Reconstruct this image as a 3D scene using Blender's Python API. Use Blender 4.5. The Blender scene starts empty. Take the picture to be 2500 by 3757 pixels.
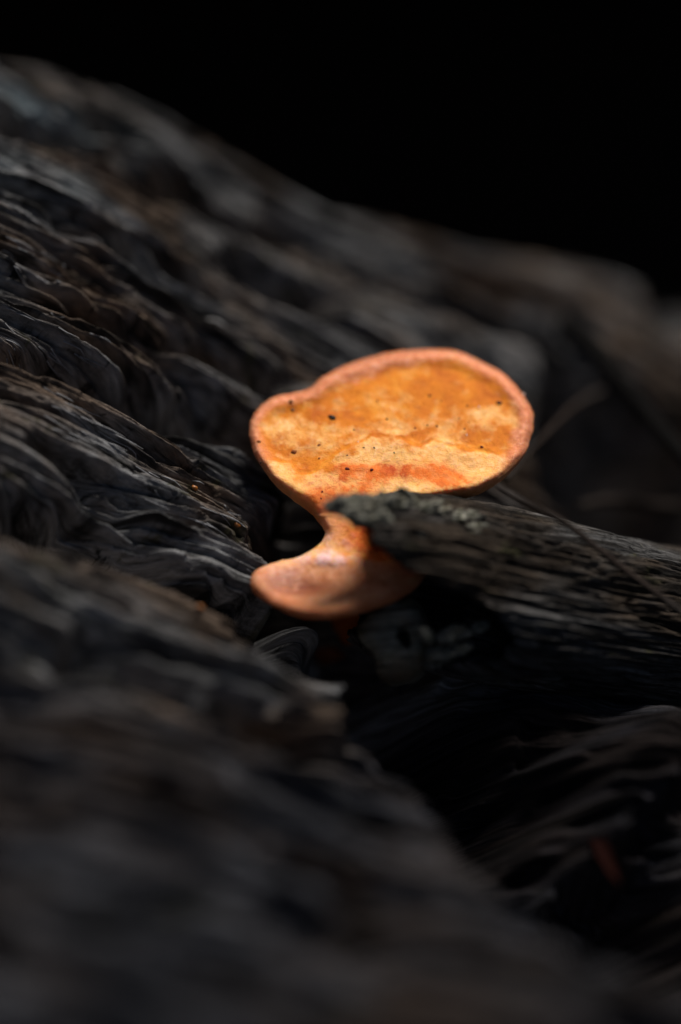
import bpy, bmesh, math, random
import numpy as np
from mathutils import Vector, Matrix, Quaternion
from mathutils.geometry import delaunay_2d_cdt

random.seed(7)
rng = np.random.default_rng(11)
CM = 0.01
scene = bpy.context.scene

# ------------------------------------------------------------------ camera
PITCH = math.radians(42.0)
RIGHT = np.array([1.0, 0.0, 0.0])
FWD = np.array([0.0, math.cos(PITCH), -math.sin(PITCH)])
UPV = np.array([0.0, math.sin(PITCH), math.cos(PITCH)])
K = 0.36 / 3757.0                       # photo pixel -> tangent (100 mm lens, 36 mm tall sensor)
FOCUS = 40.0                            # cm
BASE_Z = 27.0                           # height of the mushroom foot above the ground, cm
_a = np.array([(1200 - 1250) * K, (1878.5 - 1950) * K])
CAM = np.array([0.0, 0.0, BASE_Z]) - (RIGHT * _a[0] * 40.3 + UPV * _a[1] * 40.3 + FWD * 40.3)

def P(px, py, d):
    """a point seen at photo pixel (px, py), d cm from the lens; world cm"""
    px = np.asarray(px, float); py = np.asarray(py, float); d = np.asarray(d, float)
    x = (px - 1250) * K * d; y = (1878.5 - py) * K * d
    return CAM + x[..., None] * RIGHT + y[..., None] * UPV + d[..., None] * FWD

cam_d = bpy.data.cameras.new('Camera'); cam = bpy.data.objects.new('Camera', cam_d)
scene.collection.objects.link(cam); scene.camera = cam
cam_d.sensor_fit = 'VERTICAL'; cam_d.sensor_height = 36.0; cam_d.lens = 100.0
cam_d.clip_start = 0.01; cam_d.clip_end = 500.0
cam_d.dof.use_dof = True; cam_d.dof.focus_distance = FOCUS * CM; cam_d.dof.aperture_fstop = 2.9
cam.location = Vector(CAM * CM); cam.rotation_euler = (math.pi / 2 - PITCH, 0, 0)

# ------------------------------------------------------------------ sky, sun, exposure
SUN_EL = math.radians(58.0); SUN_AZ = math.radians(30.0)     # azimuth from +Y towards +X
SUN = np.array([math.sin(SUN_AZ) * math.cos(SUN_EL), math.cos(SUN_AZ) * math.cos(SUN_EL), math.sin(SUN_EL)])
world = bpy.data.worlds.new('World'); scene.world = world; world.use_nodes = True
wn = world.node_tree.nodes; wl = world.node_tree.links
sky = wn.new('ShaderNodeTexSky'); sky.sky_type = 'NISHITA'; sky.sun_disc = False
sky.sun_elevation = SUN_EL; sky.sun_rotation = SUN_AZ
sky.dust_density = 3.0; sky.ozone_density = 0.4
bg = wn['Background']; bg.inputs['Strength'].default_value = 0.035
wl.new(sky.outputs[0], bg.inputs['Color'])
sun_d = bpy.data.lights.new('Sun', 'SUN'); sun = bpy.data.objects.new('Sun', sun_d)
scene.collection.objects.link(sun)
sun_d.energy = 5.0; sun_d.angle = math.radians(22.0); sun_d.color = (1.0, 0.95, 0.88)
sun.rotation_euler = Vector(-SUN).to_track_quat('-Z', 'Y').to_euler()
scene.view_settings.view_transform = 'Standard'; scene.view_settings.look = 'None'
scene.view_settings.exposure = 0.08; scene.view_settings.gamma = 1.0
scene.render.engine = 'CYCLES'
scene.cycles.use_denoising = True
scene.cycles.max_bounces = 6

# ------------------------------------------------------------------ noise
_perm = np.concatenate([rng.permutation(256)] * 3)
_g3 = rng.normal(size=(256, 3)); _g3 /= np.linalg.norm(_g3, axis=1)[:, None]
def pn(x, y, z=0.0):
    x, y, z = np.broadcast_arrays(np.asarray(x, float), np.asarray(y, float), np.asarray(z, float))
    xi = np.floor(x).astype(int); yi = np.floor(y).astype(int); zi = np.floor(z).astype(int)
    xf = x - xi; yf = y - yi; zf = z - zi
    f = lambda t: t * t * t * (t * (t * 6 - 15) + 10)
    u, v, w = f(xf), f(yf), f(zf)
    xi &= 255; yi &= 255; zi &= 255
    def gr(a, b, c):
        g = _g3[_perm[_perm[_perm[(xi + a) & 255] + ((yi + b) & 255)] + ((zi + c) & 255)]]
        return g[..., 0] * (xf - a) + g[..., 1] * (yf - b) + g[..., 2] * (zf - c)
    flat = np.all(zf == 0)
    def lay(c):
        a0 = gr(0, 0, c); a1 = gr(1, 0, c); b0 = gr(0, 1, c); b1 = gr(1, 1, c)
        a = a0 + u * (a1 - a0); b = b0 + u * (b1 - b0)
        return a + v * (b - a)
    l0 = lay(0)
    if flat: return l0 * 1.5
    l1 = lay(1)
    return (l0 + w * (l1 - l0)) * 1.5
def fbm(x, y, z=0.0, o=4, g=0.5):
    s = 0; a = 1.0; t = 0
    for i in range(o):
        s = s + a * pn(x * 2 ** i + 17.3 * i, y * 2 ** i - 9.1 * i, np.asarray(z) * 2 ** i + 0.37 * i + 0.11); t += a; a *= g
    return s / t
sst = lambda e0, e1, x: (lambda t: t * t * (3 - 2 * t))(np.clip((x - e0) / (e1 - e0), 0, 1))

# ------------------------------------------------------------------ object helpers
COL = scene.collection
def tag(o, label=None, cat=None, group=None, kind=None):
    if label: o['label'] = label
    if cat: o['category'] = cat
    if group: o['group'] = group
    if kind: o['kind'] = kind
    return o
def empty(name, loc_cm, label, cat, group=None):
    o = bpy.data.objects.new(name, None); COL.objects.link(o)
    o.empty_display_size = 0.01; o.location = Vector(np.asarray(loc_cm) * CM)
    return tag(o, label, cat, group)
def build(name, v, f, mat, parent=None, smooth=True, normals=None, attrs=None, uv=None, origin=None):
    """v world cm, f list or array of faces; one mesh object"""
    v = np.asarray(v, float)
    if parent is not None: org = np.array(parent.location) / CM
    elif origin is not None: org = np.asarray(origin, float)
    else: org = np.array([(v[:, 0].min() + v[:, 0].max()) / 2, (v[:, 1].min() + v[:, 1].max()) / 2, v[:, 2].min()])
    me = bpy.data.meshes.new(name); lv = (v - org) * CM
    if isinstance(f, np.ndarray):
        n, k = f.shape
        me.vertices.add(len(lv)); me.vertices.foreach_set('co', lv.astype(np.float32).ravel())
        me.loops.add(n * k); me.loops.foreach_set('vertex_index', f.astype(np.int32).ravel())
        me.polygons.add(n); me.polygons.foreach_set('loop_start', np.arange(0, n * k, k, dtype=np.int32))
        me.update(calc_edges=True)
    else:
        me.from_pydata([tuple(p) for p in lv], [], [tuple(int(i) for i in q) for q in f])
    if smooth: me.polygons.foreach_set('use_smooth', np.ones(len(me.polygons), bool))
    if attrs:
        for an, av in attrs.items():
            at = me.attributes.new(an, 'FLOAT', 'POINT'); at.data.foreach_set('value', np.asarray(av, np.float32))
    if uv is not None:
        ul = me.uv_layers.new(name='UVMap'); li = np.empty(len(me.loops), np.int32)
        me.loops.foreach_get('vertex_index', li)
        ul.data.foreach_set('uv', np.asarray(uv, np.float32)[li].ravel())
    if normals is not None: me.normals_split_custom_set_from_vertices([tuple(q) for q in normals])
    me.materials.append(mat)
    o = bpy.data.objects.new(name, me); COL.objects.link(o)
    if parent is not None: o.parent = parent
    else: o.location = Vector(org * CM)
    return o
def unit(a): a = np.asarray(a, float); return a / np.linalg.norm(a)
def grid_faces(nu, nv, wrap=False):
    i = np.arange(nu - 1)[:, None]; j = np.arange(nv if wrap else nv - 1)[None, :]; jn = (j + 1) % nv
    return np.stack([i * nv + j, (i + 1) * nv + j, (i + 1) * nv + jn, i * nv + jn], -1).reshape(-1, 4)
def catmull(pts, n):
    pts = np.asarray(pts, float); p = np.vstack([2 * pts[0] - pts[1], pts, 2 * pts[-1] - pts[-2]])
    out = []
    for i in range(len(pts) - 1):
        t = np.linspace(0, 1, n, endpoint=False)[:, None]; a, b, c, d = p[i:i + 4]
        out.append(0.5 * (2 * b + (c - a) * t + (2 * a - 5 * b + 4 * c - d) * t ** 2 + (3 * b - a - 3 * c + d) * t ** 3))
    return np.vstack(out + [pts[-1:]])
def tube(name, pts, rad, mat, parent=None, nt=10, rough=0.08, sub=6, seed=0.0):
    c = catmull(pts, sub); n = len(c); r = np.interp(np.linspace(0, 1, n), np.linspace(0, 1, len(rad)), rad)
    tg = np.gradient(c, axis=0); tg /= np.linalg.norm(tg, axis=1)[:, None]
    ref = np.array([0.13, 0.2, 0.97]); A = np.cross(tg, ref); A /= np.linalg.norm(A, axis=1)[:, None]; B = np.cross(tg, A)
    th = np.linspace(0, 2 * math.pi, nt, endpoint=False)
    L = np.concatenate([[0], np.cumsum(np.linalg.norm(np.diff(c, axis=0), axis=1))])
    rr = r[:, None] * (1 + rough * 2 * pn(L[:, None] * 3 / max(r.max(), .02) * .12, np.cos(th)[None] * 1.5, np.sin(th)[None] * 1.5 + seed))
    v = c[:, None] + rr[..., None] * (np.cos(th)[None, :, None] * A[:, None] + np.sin(th)[None, :, None] * B[:, None])
    uv = np.stack([np.repeat(L, nt), np.tile(th * r.max(), n)], -1)
    v = np.vstack([v.reshape(-1, 3), c[:1] - tg[:1] * r[0] * .3, c[-1:] + tg[-1:] * r[-1] * .3]); uv = np.vstack([uv, uv[:1], uv[-1:]])
    f = [tuple(q) for q in grid_faces(n, nt, True)]
    f += [(n * nt, j, (j + 1) % nt) for j in range(nt)] + [(n * nt + 1, (n - 1) * nt + (j + 1) % nt, (n - 1) * nt + j) for j in range(nt)]
    return build(name, v, f, mat, parent, uv=uv)
def ico(sub):
    bm = bmesh.new(); bmesh.ops.create_icosphere(bm, subdivisions=sub, radius=1.0)
    v = np.array([q.co[:] for q in bm.verts]); f = np.array([[w.index for w in q.verts] for q in bm.faces]); bm.free(); return v, f
ICO1, ICO2, ICO3 = ico(1), ico(2), ico(3)
def lump(name, c, axes, size, mat, parent=None, sub=ICO2, rough=0.25, fq=1.3):
    v, f = sub; s = random.uniform(0, 90)
    r = 1 + rough * 2 * fbm(v[:, 0] * fq + s, v[:, 1] * fq, v[:, 2] * fq, o=3)
    w = v * r[:, None] * np.asarray(size)[None]
    return build(name, np.asarray(c) + w @ np.asarray(axes), f, mat, parent, uv=np.stack([w[:, 0], w[:, 1] + .3 * w[:, 2]], -1))

# ------------------------------------------------------------------ materials
class M:
    def __init__(s, name):
        s.m = bpy.data.materials.new(name); s.m.use_nodes = True; s.t = s.m.node_tree; s.b = s.t.nodes['Principled BSDF']
    def n(s, typ, **kw):
        q = s.t.nodes.new('ShaderNode' + typ)
        for k, v in kw.items(): setattr(q, k, v)
        return q
    def l(s, a, b): s.t.links.new(a, b)
    def noise(s, vec, scale=1, detail=4, rough=.55, dist=0.0, off=(0, 0, 0), sc=(1, 1, 1)):
        mp = s.n('Mapping'); mp.inputs['Scale'].default_value = sc; mp.inputs['Location'].default_value = off
        s.l(vec, mp.inputs['Vector']); q = s.n('TexNoise'); q.inputs['Scale'].default_value = scale
        q.inputs['Detail'].default_value = detail; q.inputs['Roughness'].default_value = rough; q.inputs['Distortion'].default_value = dist
        s.l(mp.outputs[0], q.inputs['Vector']); return q.outputs['Fac']
    def ramp(s, x, stops, interp='LINEAR'):
        q = s.n('ValToRGB'); q.color_ramp.interpolation = interp; e = q.color_ramp.elements
        while len(e) < len(stops): e.new(.5)
        for i, (p, c) in enumerate(stops):
            e[i].position = p; e[i].color = (c, c, c, 1) if isinstance(c, (int, float)) else (*c, 1)
        s.l(x, q.inputs[0]); return q.outputs[0]
    def mix(s, fac, a, b, typ='MIX'):
        q = s.n('Mix', data_type='RGBA', blend_type=typ)
        for sock, val in ((q.inputs['Factor'], fac), (q.inputs['A'], a), (q.inputs['B'], b)):
            sock = {'Factor': q.inputs[0], 'A': q.inputs[6], 'B': q.inputs[7]}[sock.name]
            if hasattr(val, 'links'): s.l(val, sock)
            else: sock.default_value = val if sock.type == 'VALUE' else ((*val, 1) if len(val) == 3 else val)
        return q.outputs[2]
    def math(s, op, a, b=0.0):
        q = s.n('Math', operation=op)
        for i, val in enumerate((a, b)):
            if hasattr(val, 'links'): s.l(val, q.inputs[i])
            else: q.inputs[i].default_value = val
        return q.outputs[0]
    def attr(s, nm): return s.n('Attribute', attribute_name=nm).outputs['Fac']
    def bump(s, h, dist, strength=1.0, prev=None):
        q = s.n('Bump'); q.inputs['Distance'].default_value = dist; q.inputs['Strength'].default_value = strength
        s.l(h, q.inputs['Height'])
        if prev is not None: s.l(prev, q.inputs['Normal'])
        return q.outputs[0]
    def fin(s, col, rough=.8, nrm=None, spec=.3):
        if hasattr(col, 'links'): s.l(col, s.b.inputs['Base Color'])
        else: s.b.inputs['Base Color'].default_value = (*col, 1)
        if hasattr(rough, 'links'): s.l(rough, s.b.inputs['Roughness'])
        else: s.b.inputs['Roughness'].default_value = rough
        s.b.inputs['Specular IOR Level'].default_value = spec
        if nrm is not None: s.l(nrm, s.b.inputs['Normal'])
        return s.m

def wood_mat(name, greys, browns, stain=0.5, lichen=0.0, blue=False):
    """uv in cm: x along the grain, y across"""
    m = M(name); uv = m.n('TexCoord').outputs['UV']
    fib = m.noise(uv, 1, 5, .65, .3, sc=(.8, 14, 1))
    fine = m.noise(uv, 1, 3, .6, .2, off=(3, 7, 0), sc=(4, 60, 1))
    patch = m.noise(uv, 1, 4, .6, .6, off=(11, 4, 0), sc=(.35, .9, 1))
    st = m.noise(uv, 1, 6, .7, .8, off=(2, 9, 0), sc=(.9, 3.2, 1))
    sp = m.noise(uv, 1, 5, .65, .4, off=(5, 1, 0), sc=(3.5, 8, 1))
    g = m.ramp(fib, [(.3, greys[0]), (.5, greys[1]), (.72, greys[2])])
    b = m.ramp(fib, [(.3, browns[0]), (.7, browns[1])])
    c = m.mix(m.ramp(patch, [(.42, 0), (.60, 1)]), g, b)
    sk = m.noise(uv, 1, 4, .6, .5, off=(6, 3, 0), sc=(.16, 5.0, 1)); sk2 = m.noise(uv, 1, 3, .6, .3, off=(1, 8, 0), sc=(.4, 11, 1))
    c = m.mix(m.ramp(sk, [(.36, .92), (.45, 0)]), c, (.010, .0085, .0075)); c = m.mix(m.ramp(sk2, [(.36, .88), (.44, 0)]), c, (.010, .009, .008))
    c = m.mix(m.ramp(st, [(.5 - .08 + (.5 - stain) * .4, 0), (.56 + (.5 - stain) * .4, .93)]), c, (.0035, .0033, .0035))
    c = m.mix(m.ramp(sp, [(.60, 0), (.66, .85)]), c, (.003, .003, .003))
    fb2 = m.noise(uv, 1, 4, .7, .3, off=(4, 6, 0), sc=(1.2, 30, 1)); c = m.mix(m.ramp(fb2, [(.34, .9), (.48, 0)]), c, (.014, .012, .011))
    if lichen:
        lm = m.noise(uv, 1, 6, .65, 1.0, off=(8, 2, 0), sc=(1.2, 2.4, 1))
        c = m.mix(m.ramp(lm, [(.64 - lichen * .1, 0), (.70 - lichen * .1, .8)]), c, (.07, .066, .035))
    if blue:
        c = m.mix(m.attr('pale'), c, m.ramp(fib, [(.3, (.16, .19, .21)), (.7, (.40, .48, .52))]))
    c = m.mix(m.ramp(fine, [(.3, .55), (.7, 0)]), c, (.006, .0055, .005))
    if blue: c = m.mix(m.attr('fore_dim'), c, m.mix(1.0, c, (.36, .37, .42), 'MULTIPLY'))
    if blue: c = m.mix(m.attr('gully_shade'), c, m.mix(1.0, c, (.40, .40, .44), 'MULTIPLY'))
    gra = m.noise(uv, 1, 4, .7, .2, off=(9, 5, 0), sc=(16, 30, 1)); nb = m.bump(fib, .0007, .8); nb = m.bump(fb2, .0005, .9, nb); nb = m.bump(fine, .0003, .9, nb); nb = m.bump(gra, .0002, .7, nb)
    return m.fin(c, m.ramp(patch, [(.3, .7), (.7, .9)]), nb, .08)

GREY = [(.055, .055, .057), (.22, .219, .224), (.46, .462, .475)]
BROWN = [(.05, .034, .025), (.28, .205, .155)]
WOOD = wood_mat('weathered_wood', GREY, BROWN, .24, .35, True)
STUBW = wood_mat('branch_wood', [(.03, .029, .029), (.09, .088, .088), (.21, .205, .205)], [(.02, .015, .011), (.10, .075, .056)], .22, .25)
CRUMB = wood_mat('crumbling_wood', [(.07, .069, .062), (.26, .256, .215), (.48, .475, .39)], [(.08, .06, .04), (.28, .21, .14)], .12, .5)
TWIGM = wood_mat('twig_bark', [(.03, .024, .022), (.07, .058, .052), (.11, .095, .09)], [(.03, .02, .016), (.07, .05, .042)], .2)
DARKTW = wood_mat('dark_twig_bark', [(.002, .002, .002), (.004, .004, .004), (.008, .007, .008)], [(.002, .0015, .0015), (.006, .004, .004)], .45)
BARK = wood_mat('shade_trunk_dark_bark', [(.006, .005, .005), (.012, .010, .009), (.022, .019, .017)], [(.008, .005, .004), (.018, .012, .008)], .5)

def soil_mat():
    m = M('forest_soil'); o = m.n('TexCoord').outputs['Object']
    a = m.noise(o, 9, 8, .7, .5); b = m.noise(o, 60, 5, .65)
    c = m.ramp(a, [(.3, (.006, .004, .003)), (.55, (.014, .009, .006)), (.75, (.024, .013, .008))])
    return m.fin(c, .9, m.bump(b, .008, .9), .2)
SOIL = soil_mat()
def leaf_mat(name, c0, c1):
    m = M(name); o = m.n('TexCoord').outputs['Object']
    return m.fin(m.ramp(m.noise(o, 40, 5, .6), [(.35, c0), (.65, c1)]), .9, None, .04)
LEAF_R = leaf_mat('dead_leaf_red', (.006, .0012, .001), (.012, .003, .002))
LEAF_B = leaf_mat('dead_leaf_brown', (.04, .025, .018), (.07, .05, .04))

def fungus_mat():
    m = M('fungus_flesh'); o = m.n('TexCoord').outputs['Object']
    pale, red, rim, brn = (m.attr(k) for k in ('pale', 'red', 'rim', 'brown'))
    blot = m.noise(o, 260, 7, .6, .4); mid = m.noise(o, 1100, 5, .65, .3, off=(1, 2, 3)); grain = m.noise(o, 4200, 3, .6)
    big = m.noise(o, 170, 4, .6, .5, off=(4, 0, 2))
    amber = m.ramp(blot, [(.30, (.48, .11, .002)), (.52, (.65, .195, .005)), (.72, (.76, .30, .03))])
    pal = m.ramp(mid, [(.28, (.70, .31, .07)), (.50, (.82, .43, .14)), (.72, (.88, .56, .27))])
    pf = m.math('ADD', pale, m.math('MULTIPLY', m.math('SUBTRACT', blot, .5), 1.3))
    c = m.mix(m.ramp(pf, [(.25, 0), (.75, 1)]), amber, pal)
    rf = m.math('ADD', red, m.math('MULTIPLY', m.math('SUBTRACT', mid, .5), 1.6))
    redc = m.ramp(blot, [(.32, (.45, .055, .004)), (.55, (.74, .17, .015)), (.75, (.82, .34, .12))])
    c = m.mix(m.ramp(rf, [(.3, 0), (.8, 1)]), c, redc)
    rimc = m.ramp(mid, [(.3, (.52, .15, .06)), (.55, (.72, .29, .155)), (.75, (.82, .43, .28))])
    c = m.mix(rim, c, rimc)
    c = m.mix(m.math('MULTIPLY', m.attr('lobe'), .8), c, m.ramp(m.mix(.5, blot, mid), [(.32, (.36, .11, .045)), (.52, (.56, .23, .125)), (.72, (.74, .40, .26))]))
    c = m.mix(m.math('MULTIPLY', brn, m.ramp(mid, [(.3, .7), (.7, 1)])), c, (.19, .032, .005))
    c = m.mix(m.attr('white'), c, m.ramp(mid, [(.35, (.62, .30, .25)), (.65, (.80, .62, .62))]))
    c = m.mix(m.ramp(big, [(.60, 0), (.78, .35)]), c, (.40, .10, .012))
    c = m.mix(m.ramp(grain, [(.28, .22), (.45, 0)]), c, (.35, .08, .008))
    nb = m.bump(mid, .00024, .9); nb = m.bump(grain, .0001, .8, nb)
    m.b.inputs['Subsurface Weight'].default_value = .5
    m.b.inputs['Subsurface Radius'].default_value = (1.0, .30, .06); m.b.inputs['Subsurface Scale'].default_value = .0014
    return m.fin(c, .72, nb, .25)
FUNGUS = fungus_mat()
def plain(name, c, rough=.7, spec=.3, var=.4, sc=900):
    m = M(name); o = m.n('TexCoord').outputs['Object']
    return m.fin(m.ramp(m.noise(o, sc, 4, .6), [(.3, tuple(q * (1 - var) for q in c)), (.7, tuple(min(1, q * (1 + var)) for q in c))]), rough, None, spec)
SPK_D = plain('dark_dirt', (.018, .008, .004)); SPK_R = plain('red_dirt', (.12, .012, .008)); SPK_W = plain('pale_fleck', (.62, .5, .45), var=.2)
SPK_B = plain('brown_dirt', (.20, .055, .010)); SPK_G = plain('grey_dirt', (.16, .075, .03))
SPLM = plain('pale_fibre', (.20, .20, .21), .8, .1)
AMBER = plain('amber_grain', (.22, .075, .012), .35, .5); ORANGE = plain('orange_flesh', (.16, .035, .004), .7, .3, .6, 500)

# ------------------------------------------------------------------ setting: ground
def ground_z(x, y):
    r = np.hypot(x, y - 45)
    dip = -32 * np.exp(-((y - 62) / 38.0) ** 2) * np.exp(-(x / 160.0) ** 2)  # hollow sunk behind the log so the ground there falls into shade
    return dip + 4 * fbm(x / 60, y / 60, .3, 4) * sst(0, 30, r) + 90 * fbm(x / 1500, y / 1500, .8, 3) * sst(300, 2500, r)
ax = np.concatenate([-np.geomspace(20000, 90, 40), np.linspace(-85, 85, 120), np.geomspace(90, 20000, 40)])
gx, gy = np.meshgrid(ax, ax + 40, indexing='ij')
gv = np.stack([gx, gy, ground_z(gx, gy)], -1).reshape(-1, 3)
tag(build('ground', gv, grid_faces(200, 200), SOIL, origin=(0, 0, 0)), kind='structure')

# ------------------------------------------------------------------ big trunk added behind to shade the background
def build_shade_trunk():
    e = empty('shade_trunk', (0, 118, -20), 'massive dark fallen tree trunk added behind the log to shade the background', 'tree trunk')
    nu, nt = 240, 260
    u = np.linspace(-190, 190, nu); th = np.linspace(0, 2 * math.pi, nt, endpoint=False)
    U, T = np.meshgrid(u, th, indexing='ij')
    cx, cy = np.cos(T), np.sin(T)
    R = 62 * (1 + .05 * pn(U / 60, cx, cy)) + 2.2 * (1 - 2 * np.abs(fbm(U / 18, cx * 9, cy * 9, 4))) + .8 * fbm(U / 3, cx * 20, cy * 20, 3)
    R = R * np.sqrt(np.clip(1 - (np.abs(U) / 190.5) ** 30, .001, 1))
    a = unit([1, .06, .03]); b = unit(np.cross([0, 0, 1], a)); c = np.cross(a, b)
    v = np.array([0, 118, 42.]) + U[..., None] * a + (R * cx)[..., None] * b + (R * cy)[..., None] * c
    build('shade_trunk_bark', v.reshape(-1, 3), grid_faces(nu, nt, True), BARK, e, uv=np.stack([U * .2, T * 62 * .2], -1).reshape(-1, 2))
build_shade_trunk()

# ------------------------------------------------------------------ the weathered log
PA, PB = 0.80, 0.75                                # depth gradient of the log's upper side (seen from the lens)
X0, Y0 = (475 - 1250) * K * 40, (1878.5 - 1500) * K * 40
def plane_d(px, py):
    tx = (np.asarray(px, float) - 1250) * K; ty = (1878.5 - np.asarray(py, float)) * K
    return (40 - PA * X0 - PB * Y0) / (1 - PA * tx - PB * ty)
def c2w(x, y, d): return x * RIGHT + y * UPV + d * FWD
NRM = unit(c2w(PA, PB, -1.0))
_p0 = P(0, 1000, plane_d(0, 1000)); _p1 = P(1000, 1625, plane_d(1000, 1625))
GR = unit(_p1 - _p0); CR = np.cross(NRM, GR)       # along the grain, across it (up the picture)
ORG = P(1200, 1950, plane_d(1200, 1950))
# how far the log's worn surface stands from the lens at a set of places: the lie of the wood
LIE = np.array([(0, 350, 43.0), (450, 560, 43.7), (860, 710, 44.7), (1500, 900, 46.2), (0, 560, 41.9), (400, 680, 42.6), (0, 820, 40.8), (300, 960, 40.9), (600, 1180, 41.3), (0, 1000, 40.2),
                (0, 1150, 39.95), (250, 1200, 40.1), (500, 1330, 40.5), (800, 1330, 41.6), (1100, 1380, 42.4), (0, 1450, 39.7), (200, 1540, 39.85), (400, 1660, 39.95), (600, 1790, 40.0), (800, 1930, 40.0),
                (930, 2040, 40.0), (700, 1650, 40.4), (900, 1800, 40.5), (1000, 2120, 40.2), (100, 1680, 38.9), (400, 1850, 39.2), (700, 2010, 39.5), (0, 2050, 37.6), (480, 2220, 38.1), (950, 2480, 37.9), (1300, 2680, 37.6),
                (100, 2350, 36.6), (500, 3050, 34.4), (1000, 3200, 34.3), (0, 3600, 32.2), (1200, 3650, 32.6), (1900, 3520, 33.8), (1500, 3300, 35.0), (2400, 3270, 35.6), (2060, 3050, 37.0), (1350, 1150, 43.8), (1900, 1340, 44.9),
                (2300, 2600, 40.5), (2050, 2690, 39.0), (2500, 2900, 39.5), (0, 2800, 35.2), (800, 2750, 36.0), (1250, 2000, 40.9), (2200, 1200, 46.2), (-500, 1000, 39.3), (-500, 2400, 35.5), (-400, 3600, 31.5), (1500, 2500, 39.2), (600, 4100, 31.2), (2300, 4000, 32.4)])
_lw = P(LIE[:, 0], LIE[:, 1], LIE[:, 2]) - ORG
_lu, _lv, _lh = _lw @ GR, _lw @ CR, _lw @ NRM
SG = 2.3
_kk = np.exp(-((_lu[:, None] - _lu) ** 2 + (_lv[:, None] - _lv) ** 2) / (2 * SG ** 2))
_cf = np.linalg.solve(_kk + .06 * np.eye(len(_lu)), _lh)
def swell(U, V):
    o = np.zeros(np.shape(U))
    for a_, b_, c_ in zip(_lu, _lv, _cf): o = o + c_ * np.exp(-((U - a_) ** 2 + (V - b_) ** 2) / (2 * SG ** 2))
    return o
def UVp(pts, lift=0.0):
    pts = np.asarray(pts, float); ray = P(pts[:, 0], pts[:, 1], np.ones(len(pts))) - CAM; hb = np.zeros(len(pts))
    for _ in range(10):
        d = (hb + lift - (CAM - ORG) @ NRM) / (ray @ NRM); w = CAM + ray * d[:, None] - ORG; hb = .5 * hb + .5 * swell(w @ GR, w @ CR)
    return np.stack([w @ GR, w @ CR], -1)
corner = UVp([(0, 0), (2500, 0), (0, 3757), (2500, 3757), (0, 205), (2500, 1120)])

def spaced(lo, hi, step_fn, far):
    a = [0.0]
    while a[-1] < hi: a.append(a[-1] + step_fn(a[-1]))
    b = [0.0]
    while b[-1] > lo: b.append(b[-1] - step_fn(b[-1]))
    g = [a[-1]]; st = step_fn(a[-1])
    while g[-1] < far[1]: st *= 1.25; g.append(g[-1] + st)
    h = [b[-1]]; st = step_fn(b[-1])
    while h[-1] > far[0]: st *= 1.25; h.append(h[-1] - st)
    return np.array(h[::-1][:-1] + b[::-1][:-1] + a + g[1:])

SIL = UVp([(-700, -40), (0, 215), (150, 245), (300, 305), (600, 425), (900, 600), (1200, 760), (1500, 850), (1800, 935), (2100, 1010), (2500, 1120), (3300, 1400)])
def poly_field(U, V, pts, per=None):
    """signed distance across a polyline and the parameter along it"""
    q = np.asarray(pts, float); best = np.full(U.shape, 1e9); tt = np.zeros(U.shape); sg = np.ones(U.shape); L = 0
    seg = np.linalg.norm(np.diff(q, axis=0), axis=1); tot = seg.sum()
    for i in range(len(q) - 1):
        a, b = q[i], q[i + 1]; d = b - a; l = seg[i]
        t = np.clip(((U - a[0]) * d[0] + (V - a[1]) * d[1]) / l ** 2, 0, 1)
        ex = U - a[0] - t * d[0]; ey = V - a[1] - t * d[1]; e = np.hypot(ex, ey)
        m = e < best; best[m] = e[m]; tt[m] = ((L + t * l) / tot)[m]
        sg[m] = np.sign(d[0] * ey - d[1] * ex)[m]; L += l
    return best * sg, tt

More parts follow.
